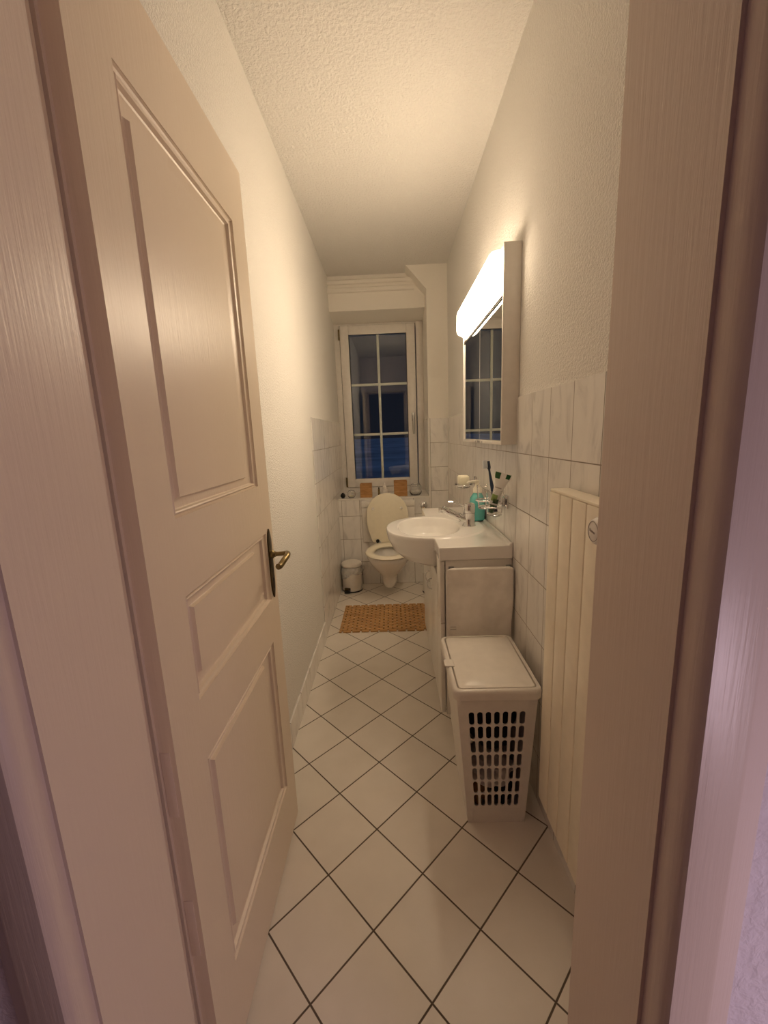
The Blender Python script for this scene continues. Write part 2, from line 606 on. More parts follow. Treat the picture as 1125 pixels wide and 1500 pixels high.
# ---- door frame: linings, rebate, hall side casing
def casing(side):
    e = 0.718 if side > 0 else 0.118
    pr = [(0.004, YN + 0.004), (0.004, 0.3402), (0.0048, 0.331), (0.0056, 0.324), (0.0085, 0.3165), (0.012, 0.313), (0.049, 0.313),
          (0.053, 0.3145), (0.098, 0.341), (0.098, YN + 0.004)]
    return MB().prism([(e + side * a, b) for a, b in pr], 2, 0.0, 2.09)
fr = MB().box(0.07, 0.118, YN, YF, 0, 2.0).build('trim_2', M['frame'])
struct(fr, 'left lining of the cream door frame')
MB().box(0.05, 0.077, YF, 0.5535, 0, 2.0, 0.001).build('rebate', M['frame'], fr)
casing(-1).build('casing', M['frame'], fr, angle=25)
fr2 = MB().box(0.718, 0.752, YN, YF + 0.001, 0, 2.0).build('trim_3', M['frame'])
struct(fr2, 'right lining of the cream door frame')
casing(1).build('casing', M['frame'], fr2, angle=25)
fr3 = MB().box(0.07, 0.75, YN, YF, 1.99, 2.03).build('trim_4', M['frame'])
struct(fr3, 'head of the cream door frame')
MB().box(0.02, 0.816, 0.313, YN, 1.99, 2.09, 0.004).build('casing', M['frame'], fr3)

# ---- hall behind the camera
struct(MB().box(-1.3, 2.2, -3.2, YN, -0.1, 0).build('floor_hall', M['hallfloor'], smooth=False))
struct(MB().box(-1.3, 2.2, -3.2, YN + 0.02, 2.6, 2.7).build('ceiling_hall', M['hallwall'], smooth=False))
struct(MB().box(-1.3, 2.2, -3.32, -3.2, 0, 2.6).build('wall_hall_back', M['hallfloor'], smooth=False))  # dark colour stands in for the unlit end of the hall
struct(MB().box(-1.42, -1.3, -3.32, YR, 0, 2.6).build('wall_hall_left', M['hallwall'], smooth=False))
struct(MB().box(2.2, 2.32, -3.32, YR, 0, 2.6).build('wall_hall_right', M['hallwall'], smooth=False))

# ------------------------------------------------------------------ door leaf (opened to lie along the left wall)
DX0, DX1, DY0, DY1, DZ0, DZ1 = 0.059, 0.099, 0.572, 1.198, 0.008, 1.975
PAN = [  # opening in the frame (y0,y1,z0,z1) and the raised field (y0,y1,z0,z1)
    ((0.668, 1.108, 1.166, 1.822), (0.700, 1.033, 1.199, 1.766)),
    ((0.668, 1.134, 0.824, 1.026), (0.698, 1.037, 0.866, 0.994)),
    ((0.668, 1.111, 0.200, 0.700), (0.700, 1.027, 0.258, 0.668)),
]
d = MB()
d.box(DX0, DX1, DY0, 0.668, DZ0, DZ1)
d.box(DX0, 0.0735, 0.566, DY0, DZ0, DZ1)
d.box(DX0, DX1, 1.134, DY1, DZ0, DZ1)
zed = [(DZ0, 0.200), (0.700, 0.824), (1.026, 1.166), (1.822, DZ1)]
for a, b in zed:
    d.box(DX0, DX1, 0.668, 1.134, a, b)
d.box(DX0, DX1, 1.108, 1.134, 1.166, 1.822)
d.box(DX0, DX1, 1.111, 1.134, 0.200, 0.700)
bmesh.ops.remove_doubles(d.bm, verts=d.bm.verts[:], dist=1e-5)
door = d.build('door_1', M['door'])
struct(door, 'cream panelled door standing open against the left wall')
for (y0, y1, z0, z1), (fy0, fy1, fz0, fz1) in PAN:
    p = MB()
    rings = []
    def ring(t, x):   # t = 0 at the opening, 1 at the field
        a, b = y0 + (fy0 - y0) * t, y1 + (fy1 - y1) * t
        c, e = z0 + (fz0 - z0) * t, z1 + (fz1 - z1) * t
        return [(x, a, c), (x, b, c), (x, b, e), (x, a, e)]
    for t, x in ((0.0, 0.062), (0.0, 0.0975), (0.03, 0.094), (0.10, 0.0915), (0.16, 0.0945), (0.24, 0.0972), (0.31, 0.096),
                 (0.36, 0.0895), (0.42, 0.088), (0.90, 0.0875), (0.93, 0.0885), (1.0, 0.0955)):
        rings.append(ring(t, x))
    p.loft(rings, cap0=True, cap1=True)
    p.build('panel', M['door'], door, angle=22)
# hinge plates let into the edge of the leaf
for z in (0.435, 0.735):
    MB().box(0.0745, 0.0905, DY0 - 0.0012, DY0 + 0.001, z - 0.062, z + 0.062, 0.0004).build('hinge_plate', M['frame'], door)
# handle
hp = MB()
pl = []
for i in range(33):
    s = i / 32
    z = 0.823 + s * 0.212
    w = 0.0155 * min(1, (min(s, 1 - s) / 0.17)) ** 0.6
    pl.append((w, z))
poly = [(1.155 + w, z) for w, z in pl] + [(1.155 - w, z) for w, z in pl[::-1][1:-1]]
hp.prism(poly, 0, 0.0992, 0.1032, 0.0012)
plate = hp.build('handle_plate', M['brass_dark'], door)
MB().prism([(1.155 + 0.0035 * math.cos(a), 0.868 + 0.017 * math.sin(a)) for a in [2 * PI * k / 20 for k in range(20)]], 0, 0.103, 0.1042).build('keyhole', M['black'], plate)
lv = MB()
lv.lathe([(0, 0.102), (0.0125, 0.102), (0.0125, 0.109), (0.0085, 0.113), (0.008, 0.117), (0, 0.117)], (0, 1.157, 0.957), 'X', 20)
path = catmull([(0.110, 1.157, 0.957), (0.135, 1.157, 0.958), (0.150, 1.155, 0.960), (0.156, 1.140, 0.959), (0.152, 1.112, 0.951), (0.146, 1.092, 0.942), (0.142, 1.080, 0.942)], 6)
rr = [0.0066 + 0.0022 * min(1, max(0, (i - 10) / 10)) for i in range(len(path))]
rr[-1] = 0.006
lv.tube(path, rr, 14)
lv.build('lever', M['brass'], plate)

# ------------------------------------------------------------------ window
w = MB()
WZ0, WZ1 = 0.800, 2.275
def frame_ring(mb, x0, x1, z0, z1, wd, y0, y1, bev=0.003):
    mb.box(x0, x0 + wd, y0, y1, z0, z1, bev)
    mb.box(x1 - wd, x1, y0, y1, z0, z1, bev)
    mb.box(x0 + wd, x1 - wd, y0, y1, z0, z0 + wd, bev)
    mb.box(x0 + wd, x1 - wd, y0, y1, z1 - wd, z1, bev)
frame_ring(w, 0.0, 0.785, 0.762, 2.285, 0.062, YW - 0.012, YW + 0.055)
win = w.build('window_1', M['upvc'])
struct(win, 'white plastic framed night window with six panes')
s = MB()
frame_ring(s, 0.052, 0.714, 0.816, 2.243, 0.076, YW - 0.032, YW - 0.014, 0.005)
frame_ring(s, 0.058, 0.708, 0.822, 2.237, 0.070, YW - 0.016, YW + 0.03)
sash = s.build('sash', M['upvc'], win)
g = MB()
for a in (0.128, 0.634):
    g.box(a, a + 0.005, YW - 0.028, YW - 0.004, 0.886, 2.17)
for z in (0.885, 2.166):
    g.box(0.128, 0.638, YW - 0.028, YW - 0.004, z, z + 0.005)
g.build('glazing_gasket', M['black'], sash)
gp = MB()
for a in (0.048, 0.7142):
    gp.box(a, a + 0.0035, YW - 0.0135, YW - 0.011, 0.815, 2.245)
for z in (0.8115, 2.2435):
    gp.box(0.048, 0.718, YW - 0.0135, YW - 0.011, z, z + 0.0035)
gp.build('sash_gap_shade', M['dark'], win)  # solid dark strips paint the shade between sash and frame
MB().box(0.127, 0.639, YW - 0.001, YW + 0.004, 0.888, 2.168).build('pane', M['winglass'], sash, smooth=False)
mu = MB()
mu.box(0.374, 0.396, YW - 0.010, YW + 0.0, 0.888, 2.168, 0.003)
for z in (1.30, 1.742):
    mu.box(0.128, 0.638, YW - 0.0095, YW + 0.0, z - 0.011, z + 0.011, 0.003)
mu.build('muntins', M['muntin'], sash)
h = MB()
h.box(0.668, 0.694, YW - 0.042, YW - 0.031, 1.405, 1.480, 0.004)
h.tube(catmull([(0.682, YW - 0.036, 1.452), (0.682, YW - 0.068, 1.452), (0.683, YW - 0.078, 1.44), (0.685, YW - 0.078, 1.29)], 5), 0.0105, 12)
h.build('window_handle', M['steel'], sash)
for z in (0.865, 2.17):
    MB().tube([(0.046, YW - 0.036, z - 0.045), (0.046, YW - 0.036, z + 0.045)], 0.0075, 12).build('hinge', M['brass'], win)

# ground outside
struct(MB().box(-150, 150, 4.2, 1500, -3.2, -3.0).build('ground', M['ground'], smooth=False), 'bluish ground outside the night window')

# ------------------------------------------------------------------ mirror cabinet with lamp
cb = thing('mirror_cabinet', 'white mirror cabinet with lit strip lamp on the right wall', 'cabinet', (0.92, 1.97, 1.235))
b = MB()
b.box(0.884, XR - 0.001, 1.560, 1.572, 1.237, 1.932, 0.002)
b.box(0.884, XR - 0.001, 2.364, 2.376, 1.237, 1.932, 0.002)
b.box(0.897, XR - 0.001, 1.572, 2.364, 1.249, 1.925)
b.box(0.886, XR - 0.001, 1.570, 2.366, 1.237, 1.250, 0.002)
b.box(0.889, XR - 0.001, 1.570, 2.366, 1.920, 1.932, 0.002)
b.box(0.889, 0.900, 1.572, 2.364, 1.758, 1.922)
b.build('body', M['cab'], cb)
for a, c in ((1.588, 1.969), (1.972, 2.352)):
    MB().box(0.8905, 0.896, a, c, 1.253, 1.757, 0.0008, 1).build('mirror_door', M['mirror'], cb, smooth=False)
for y in (1.578, 2.358):
    MB().box(0.8895, 0.896, y - 0.006, y + 0.006, 1.251, 1.757, 0.001).build('edge_strip', M['white'], cb)
for y in (1.90, 1.955, 1.985, 2.04):
    MB().box(0.8842, 0.8865, y - 0.010, y + 0.010, 1.2385, 1.2475, 0.001).build('door_catch', M['steel'], cb)
for z in (1.7575, 1.7655):
    MB().box(0.8865, 0.8905, 1.575, 2.36, z, z + 0.003).build('lamp_seam_shade', M['dark'], cb)  # dark strips paint the shaded lines between lamp and mirror
prof = [(0.8888, 1.914), (0.862, 1.914), (0.850, 1.911), (0.841, 1.902), (0.8375, 1.890), (0.8365, 1.815), (0.8385, 1.803), (0.845, 1.792), (0.8885, 1.770)]
def lp(y, k):
    cx, cz = 0.872, 1.846
    return [(min(0.8888, cx + (x - cx) * k), y, cz + (z - cz) * k) for x, z in prof]
lm = MB().loft([lp(1.574, 0.90), lp(1.578, 0.97), lp(1.588, 1.0), lp(2.28, 1.0), lp(2.292, 0.97), lp(2.297, 0.90)])
lm.build('lamp_diffuser', M['lamp'], cb, angle=30)

# ------------------------------------------------------------------ vanity cabinet
VY0, VY1, VX = 1.580, 2.455, 0.650
va = thing('vanity_cabinet', 'white vanity cabinet under the washbasin, fronts facing the corridor', 'cabinet', (0.8, 2.0, 0))
c = MB()
c.box(0.673, XR2 - 0.002, VY0, VY0 + 0.018, 0.085, 0.783, 0.001)
c.box(0.673, XR2 - 0.002, VY1 - 0.018, VY1, 0.085, 0.783, 0.001)
c.box(0.675, XR2 - 0.002, VY0 + 0.01, VY1 - 0.01, 0.085, 0.103)
c.box(XR2 - 0.012, XR2 - 0.002, VY0 + 0.01, VY1 - 0.01, 0.085, 0.783)
c.box(0.675, 0.690, VY0 + 0.018, VY1 - 0.018, 0.09, 0.675)
c.build('body', M['white'], va)
MB().box(0.70, XR2 - 0.003, VY0 + 0.02, VY1 - 0.02, 0.0, 0.085).build('plinth', M['white'], va)
YS = 1.985
def front(name, y0, y1, z0, z1, hy, hz):
    f = MB().box(VX, VX + 0.0185, y0, y1, z0, z1, 0.0015).build(name, M['white'], va)
    if hy:
        pts = [(VX, hy, hz + 0.028), (VX - 0.016, hy, hz + 0.022), (VX - 0.024, hy, hz), (VX - 0.016, hy, hz - 0.022), (VX, hy, hz - 0.028)]
        MB().tube(catmull(pts, 5), 0.0035, 10).build('handle', M['chrome'], f)
    return f
front('door', VY0, 1.70, 0.513, 0.779, None, 0)
front('door', VY0, 1.70, 0.095, 0.510, None, 0)
front('door', 1.703, YS - 0.0015, 0.095, 0.680, YS - 0.05, 0.552)
front('door', YS + 0.0015, VY1, 0.095, 0.680, YS + 0.05, 0.556)

# ------------------------------------------------------------------ washbasin
BX, BY, BA, BBX = 0.668, 1.955, 0.245, 0.236
def sup(cx, cy, ax, ay, z, n=72, e=2.2):
    out = []
    for k in range(n):
        a = 2 * PI * k / n
        ca, sa = math.cos(a), math.sin(a)
        out.append((cx + ax * math.copysign(abs(ca) ** (2 / e), ca), cy + ay * math.copysign(abs(sa) ** (2 / e), sa), z))
    return out
basin = MB().box(VX - 0.004, XR2 - 0.001, 1.570, 2.462, 0.785, 0.840).build('washbasin', M['ceramic'])
tag(basin, 'white ceramic washbasin with rounded bowl bulging over the vanity cabinet', 'washbasin')
outer = MB().loft([sup(BX + 0.04, BY, 0.07, 0.12, 0.686), sup(BX + 0.03, BY, 0.145, 0.178, 0.692), sup(BX + 0.018, BY, 0.186, 0.208, 0.712),
                   sup(BX + 0.008, BY, 0.213, 0.229, 0.745), sup(BX, BY, 0.229, 0.240, 0.795), sup(BX, BY, BBX, BA, 0.832), sup(BX, BY, BBX - 0.002, BA - 0.002, 0.8445)]).build('tmp_outer', M['ceramic'])
inner = MB().loft([sup(BX, BY, 0.03, 0.04, 0.735), sup(BX - 0.012, BY, 0.085, 0.115, 0.742), sup(BX - 0.022, BY, 0.118, 0.165, 0.765),
                   sup(BX - 0.028, BY, 0.135, 0.188, 0.800), sup(BX - 0.030, BY, 0.145, 0.200, 0.832), sup(BX - 0.030, BY, 0.149, 0.206, 0.846), sup(BX - 0.03, BY, 0.155, 0.214, 0.87)]).build('tmp_inner', M['ceramic'])
rim = MB().box(XR2 - 0.016, XR2 - 0.001, 1.570, 2.462, 0.80, 0.853).build('tmp_rim', M['ceramic'])
modify(basin, ('BOOLEAN', dict(operation='UNION', object=outer, solver='EXACT')), ('BOOLEAN', dict(operation='UNION', object=rim, solver='EXACT')),
       ('BOOLEAN', dict(operation='DIFFERENCE', object=inner, solver='EXACT')))
modify(basin, ('REMESH', dict(mode='VOXEL', voxel_size=0.0035)), ('SMOOTH', dict(factor=0.5, iterations=7)))
for o in (outer, inner, rim):
    me = o.data
    bpy.data.objects.remove(o)
    bpy.data.meshes.remove(me)
MB().lathe([(0, 0.0), (0.021, 0.0), (0.023, 0.002), (0.020, 0.0045), (0.012, 0.006), (0, 0.007)], (BX - 0.01, BY, 0.7385), 'Z', 28).build('drain', M['chrome'], basin)
MB().lathe([(0, -0.002), (0.010, -0.002), (0.010, 0.0012), (0.006, 0.0018), (0, 0.0018)], (0, 0, 0), 'X', 20).build('overflow_ring', M['chrome'], basin).matrix_local = Matrix.Translation((0.769, 1.87, 0.806)) @ Matrix.Rotation(PI, 4, 'Z')

# ------------------------------------------------------------------ faucet
FX, FY = 0.834, 1.93
fa = thing('faucet', 'chrome single lever mixer tap on the washbasin', 'faucet', (FX, FY, 0.84))
MB().lathe([(0, 0.8450), (0.031, 0.8450), (0.032, 0.846), (0.0275, 0.853), (0.0270, 0.903), (0.0285, 0.907), (0, 0.907)], (FX, FY, 0), 'Z', 32).build('body', M['chrome'], fa)
sp_ = MB().tube(catmull([(FX - 0.010, FY, 0.872), (FX - 0.05, FY + 0.002, 0.890), (FX - 0.10, FY + 0.004, 0.915), (FX - 0.128, FY + 0.005, 0.932)], 5), [0.021] * 6 + [0.0185] * 5 + [0.0165] * 5, 16).build('spout', M['chrome'], fa)
MB().lathe([(0, 0.0), (0.014, 0.0), (0.0155, 0.003), (0.0155, 0.022), (0, 0.024)], (FX - 0.130, FY + 0.005, 0.913), 'Z', 24).build('aerator', M['chrome'], sp_)
lh = MB()
lh.lathe([(0, 0.908), (0.0275, 0.908), (0.0285, 0.912), (0.0285, 0.944), (0.025, 0.953), (0.014, 0.957), (0, 0.958)], (FX, FY, 0), 'Z', 32)
lh.tube(catmull([(FX - 0.010, FY, 0.942), (FX - 0.045, FY, 0.950), (FX - 0.080, FY, 0.962), (FX - 0.100, FY, 0.963)], 5), [0.014] * 5 + [0.012] * 6 + [0.010] * 5, 14, flat=0.6)
lh.build('lever', M['chrome'], fa)

# ------------------------------------------------------------------ soap dispenser on the basin
SX, SY = 0.900, 2.065
sd = thing('soap_dispenser', 'teal liquid soap bottle with cream pump on the basin back', 'soap dispenser', (SX, SY, 0.84))
bt = MB()
loops = []
for z, ax, ay in ((0.8450, 0.034, 0.042), (0.8485, 0.038, 0.046), (0.90, 0.038, 0.046), (0.935, 0.037, 0.045), (0.955, 0.034, 0.040), (0.972, 0.026, 0.028), (0.982, 0.0185, 0.0185), (0.990, 0.017, 0.017)):
    loops.append(sup(SX, SY, ax, ay, z, 40, 3.0 if z < 0.96 else 2.0))
bt.loft(loops)
bt.build('bottle', M['teal'], sd)
pm = MB()
pm.lathe([(0, 0.985), (0.020, 0.985), (0.020, 1.006), (0.016, 1.012), (0.010, 1.020), (0.0085, 1.034), (0.012, 1.036), (0.012, 1.048), (0, 1.050)], (SX, SY, 0), 'Z', 24)
pm.tube([(SX, SY, 1.042), (SX - 0.022, SY - 0.006, 1.043), (SX - 0.045, SY - 0.012, 1.040), (SX - 0.052, SY - 0.013, 1.035)], [0.008, 0.0072, 0.0065, 0.005], 10)
pm.build('pump', M['pump'], sd)

# ------------------------------------------------------------------ tumbler holder with two tumblers
GX, GR = 0.868, 0.0325
GY = (1.585, 1.745)
GZ = 0.962
th = thing('tumbler_holder', 'chrome double tumbler holder on the right wall tiles', 'tumbler holder', (0.94, 1.66, 1.0))
ph = MB()
ph.box(XR2 - 0.012, XR2, 1.635, 1.690, 0.976, 1.030, 0.003)
ph.box(XR2 - 0.032, XR2 - 0.010, 1.648, 1.677, 0.988, 1.018, 0.004)
ph.build('wall_plate', M['chrome'], th)
for y in GY:
    r_ = MB()
    r_.tube([(GX + (GR + 0.005) * math.cos(a), y + (GR + 0.005) * math.sin(a), 0.998) for a in [2 * PI * k / 40 for k in range(40)]], 0.0035, 10, closed=True)
    r_.build('ring', M['chrome'], th)
ar = MB()
ar.tube(catmull([(XR2 - 0.030, 1.662, 1.003), (GX + 0.022, 1.668, 1.002), (GX + 0.006, 1.680, 0.999), (GX, 1.708, 0.998)], 5), 0.0045, 10)
ar.tube(catmull([(XR2 - 0.030, 1.662, 1.003), (GX + 0.022, 1.656, 1.002), (GX + 0.006, 1.646, 0.999), (GX, 1.622, 0.998)], 5), 0.0045, 10)
ar.build('arm', M['chrome'], th)
def tumbler(y, label):
    pr = [(0.0, 0.000), (0.026, 0.000), (0.0288, 0.003), (0.0308, 0.035), (0.0330, 0.070), (0.0362, 0.100), (0.0355, 0.1005), (0.0347, 0.100),
          (0.0316, 0.070), (0.0294, 0.035), (0.0272, 0.010), (0.0, 0.008)]
    o = MB().lathe(pr, (GX, y, GZ), 'Z', 40).build('glass_tumbler', M['glass'])
    return tag(o, label, 'tumbler', 'tumblers in the wall holder')
tumbler(GY[0], 'clear tumbler holding toothpaste and toothbrush, nearer the door')
tumbler(GY[1], 'empty clear tumbler behind the toothpaste, nearer the teal bottle')

# toothbrush
tb = thing('toothbrush', 'dark blue toothbrush standing in the near tumbler', 'toothbrush', (GX, GY[0], GZ + 0.012))
p0, p1 = Vector((GX + 0.008, GY[0] + 0.006, GZ + 0.013)), Vector((GX - 0.016, GY[0] + 0.048, 1.172))
def along(t, off=Vector((0, 0, 0))):
    return p0 + (p1 - p0) * t + off
n_ = 24
path = [along(i / n_) - Vector((0, 0.002 * math.sin(PI * i / n_), 0)) for i in range(n_ + 1)]
MB().tube(path, [0.0072 if i < 13 else (0.0072 - 0.0030 * min(1, (i - 13) / 6) if i < 21 else 0.0080) for i in range(n_ + 1)], 12).build('handle', M['navy'], tb)
br = MB()
hd_ = along(0.94)
br.box(-0.021, -0.004, -0.008, 0.008, -0.016, 0.016, 0.002)
o = br.build('bristles', M['grey'], tb)
o.matrix_local = Matrix.Translation(hd_ - tb.location) @ Matrix.Rotation(-0.28, 4, 'X')

# toothpaste tube: cap down, crimped end up
tp = thing('toothpaste_tube', 'white toothpaste tube with green prints standing cap down in tumbler', 'toothpaste', (GX, GY[0], GZ + 0.01))
bot, top = Vector((GX - 0.015, GY[0] - 0.006, GZ + 0.014)), Vector((GX + 0.030, GY[0] - 0.016, 1.130))
ax_ = (top - bot).normalized()
sd1 = Vector((0.90, -0.43, 0))
sd1 = (sd1 - ax_ * sd1.dot(ax_)).normalized()
sd2 = ax_.cross(sd1)
def tube_loop(t, wd, th_, n=28):
    c_ = bot + (top - bot) * t
    return [c_ + sd1 * wd * math.cos(2 * PI * k / n) + sd2 * th_ * math.sin(2 * PI * k / n) for k in range(n)]
tb_ = MB().loft([tube_loop(0.20, 0.012, 0.012), tube_loop(0.23, 0.0170, 0.016), tube_loop(0.45, 0.0165, 0.0140), tube_loop(0.7, 0.0205, 0.010), tube_loop(0.92, 0.0310, 0.003), tube_loop(1.0, 0.0315, 0.0016)]).build('tube_body', M['tubew'], tp)
MB().loft([tube_loop(0.0, 0.0085, 0.0085), tube_loop(0.02, 0.0098, 0.0098), tube_loop(0.19, 0.0115, 0.0115), tube_loop(0.205, 0.012, 0.012)]).build('cap', M['green'], tp)
def print_patch(name, mat, t0, t1, s0, s1, par=tb_):
    def prof_at(t):
        K = [(0.20, 0.012, 0.012), (0.23, 0.0170, 0.016), (0.45, 0.0165, 0.0140), (0.7, 0.0205, 0.010), (0.92, 0.0310, 0.003), (1.0, 0.0315, 0.0016)]
        for (a, w0, h0), (b_, w1, h1) in zip(K[:-1], K[1:]):
            if t <= b_:
                k = (t - a) / (b_ - a)
                return w0 + (w1 - w0) * k, h0 + (h1 - h0) * k
        return K[-1][1:]
    for sgn in (-1, 1):
        def f(u, v):
            t = t0 + (t1 - t0) * u
            wd, hh = prof_at(t)
            s_ = max(-0.985, min(0.985, s0 + (s1 - s0) * v))
            return bot + (top - bot) * t + sd1 * wd * s_ + sd2 * sgn * (hh * math.sqrt(1 - s_ * s_) + 0.0006)
        MB().grid(f, 5, 6).build(name, mat, par)
print_patch('green_band', M['green'], 0.84, 0.99, -0.95, -0.25)
print_patch('green_band', M['green'], 0.88, 0.99, 0.45, 0.95)
print_patch('grey_band', M['print'], 0.62, 0.645, -0.7, 0.6)
print_patch('leaf_print', M['lime'], 0.30, 0.46, -0.9, 0.5)
print_patch('leaf_print', M['green'], 0.25, 0.36, -0.2, 0.9)

# ------------------------------------------------------------------ soap dish
DYc, DXc = 2.275, 0.868
so = thing('soap_dish', 'glass soap dish on a chrome wall bracket above the basin', 'soap dish', (DXc, DYc, 1.0))
q = MB()
q.box(XR2 - 0.012, XR2, DYc - 0.026, DYc + 0.026, 0.992, 1.044, 0.003)
q.tube(catmull([(XR2 - 0.010, DYc, 1.015), (XR2 - 0.022, DYc, 1.012), (DXc + 0.050, DYc, 1.002)], 4), 0.006, 10)
q.tube([(DXc + 0.047 * math.cos(a), DYc + 0.058 * math.sin(a), 1.0) for a in [2 * PI * k / 44 for k in range(44)]], 0.0035, 10, closed=True)
q.build('bracket', M['chrome'], so)
def ell(rx, ry, z, n=44):
    return [(DXc + rx * math.cos(2 * PI * k / n), DYc + ry * math.sin(2 * PI * k / n), z) for k in range(n)]
MB().loft([ell(0.030, 0.038, 0.984), ell(0.036, 0.046, 0.987), ell(0.043, 0.054, 1.000), ell(0.047, 0.059, 1.012), ell(0.0445, 0.0565, 1.012), ell(0.040, 0.051, 1.001), ell(0.032, 0.042, 0.991)]).build('dish', M['glass'], so)
sb = MB().box(DXc - 0.029, DXc + 0.028, DYc - 0.036, DYc + 0.034, 1.0005, 1.052, 0.008, 3).build('soap_bar', M['soap'])
tag(sb, 'block of cream soap lying in the glass wall dish', 'soap')

# ------------------------------------------------------------------ towel rail and towel on the side of the vanity
tr = thing('towel_rail', 'chrome towel rail on the near side of the vanity', 'towel rail', (0.81, VY0, 0.74))
for x in (0.695, 0.925):
    m_ = MB()
    m_.box(x - 0.011, x + 0.011, VY0 - 0.006, VY0, 0.738, 0.760, 0.002)
    m_.box(x - 0.006, x + 0.006, VY0 - 0.042, VY0 - 0.004, 0.742, 0.754, 0.002)
    m_.build('bracket', M['steel'], tr)
MB().tube([(0.672, VY0 - 0.038, 0.748), (0.938, VY0 - 0.038, 0.748)], 0.005, 12).build('bar', M['steel'], tr)
def towel_f(sgn):
    def f(u, v):
        x = 0.668 + u * 0.266 + 0.004 * math.sin(9 * v + 5 * u) * v
        z = 0.7575 - v * 0.335
        y = VY0 - 0.038 + sgn * (0.0078 + 0.004 * v * (1 if sgn < 0 else 0.2)) + 0.0035 * v * math.sin(11 * u + 3 * v) + 0.002 * math.sin(27 * u + 6 * v) * v
        x += 0.010 * v * (0.5 - u)
        return (x, y, z)
    return f
tw = MB()
def tw_f(u, v):
    # one sheet: up the front, over the bar, down behind
    if v < 0.46:
        return towel_f(-1)(u, 1 - v / 0.46)
    if v > 0.54:
        p_ = towel_f(1)(u, (v - 0.54) / 0.46)
        return (0.715 + u * 0.190, p_[1], p_[2])
    a = (v - 0.46) / 0.08 * PI
    k = (v - 0.46) / 0.08
    return ((0.668 + u * 0.266) * (1 - k) + (0.715 + u * 0.190) * k, VY0 - 0.038 - 0.0078 * math.cos(a), 0.7575 + 0.004 * math.sin(a))
tw.grid(tw_f, 40, 80)
tw_o = tw.build('towel', M['towel'])
modify(tw_o, ('SOLIDIFY', dict(thickness=0.004, offset=0.0)))
tag(tw_o, 'pale grey towel hung over the rail behind the hamper', 'towel')
lb = MB()
lb.box(0.679, 0.708, VY0 - 0.0570, VY0 - 0.0545, 0.507, 0.530, 0.0005)
lbo = lb.build('care_label', M['label'], tw_o)
lb2 = MB()
for z in (0.512, 0.523):
    lb2.box(0.682, 0.705, VY0 - 0.0577, VY0 - 0.0569, z - 0.0012, z + 0.0012)
lb2.build('label_print', M['print'], lbo)

# ------------------------------------------------------------------ laundry hamper
hb = thing('laundry_hamper', 'cream plastic laundry hamper with slotted front and closed lid', 'laundry basket', (0.775, 1.30, 0))
HZ = 0.505
def hx(z):  # x extents of the tapering body at height z
    k = z / HZ
    return 0.684 + (0.642 - 0.684) * k, 0.872 + (0.893 - 0.872) * k
def hy(z):
    k = z / HZ
    return 1.153 + (1.122 - 1.153) * k, 1.395 + (1.445 - 1.395) * k
body = MB()
bm = body.bm
# front face with 7 x 7 rounded slots
cols = 7
def fpt(s, z, inset=0.0):
    x0, x1 = hx(z)
    y0, _ = hy(z)
    return (x0 + (x1 - x0) * s, y0 + inset, z)
zr = [0.067 + i * 0.0532 for i in range(8)]
zr = [0.0] + zr + [HZ]
ss = [0.0] + [0.115 + i * (0.765 / 7) for i in range(8)] + [1.0]
def stadium(n=24):
    out = []
    for k in range(n):
        a = 2 * PI * k / n + PI / 4
        out.append((math.cos(a), math.sin(a)))
    return out
def rect_pt(c, s_):  # direction to point on the unit square
    m = max(abs(c), abs(s_))
    return c / m, s_ / m
for i in range(9):
    for j in range(9):
        s0, s1, z0, z1 = ss[i], ss[i + 1], zr[j], zr[j + 1]
        if 1 <= i <= 7 and 1 <= j <= 7:
            outr, inr, inr2 = [], [], []
            for c_, s_ in stadium():
                rx, ry = rect_pt(c_, s_)
                outr.append(bm.verts.new(fpt((s0 + s1) / 2 + rx * (s1 - s0) / 2, (z0 + z1) / 2 + ry * (z1 - z0) / 2)))
                hw = (s1 - s0) / 2 * 0.66
                hz = (z1 - z0) / 2 * 0.90
                rz = hw * 0.22            # cap radius measured in metres
                if abs(ry) >= 1 - 1e-9:   # caps
                    px = c_ / math.hypot(c_, s_)
                    py = s_ / math.hypot(c_, s_)
                    ang = rx * PI / 2
                    px, py = math.sin(ang), math.copysign(math.cos(ang), ry)
                    X = (s0 + s1) / 2 + px * hw
                    Z = (z0 + z1) / 2 + math.copysign(hz - rz, ry) + py * rz
                else:
                    X = (s0 + s1) / 2 + rx * hw
                    Z = (z0 + z1) / 2 + ry * (hz - rz)
                inr.append(bm.verts.new(fpt(X, Z)))
                inr2.append(bm.verts.new(fpt(X, Z, 0.004)))
            n = len(outr)
            for k in range(n):
                l = (k + 1) % n
                bm.faces.new((outr[k], outr[l], inr[l], inr[k]))
                bm.faces.new((inr[k], inr[l], inr2[l], inr2[k]))
        else:
            bm.faces.new([bm.verts.new(fpt(a, z)) for a, z in ((s0, z0), (s1, z0), (s1, z1), (s0, z1))])
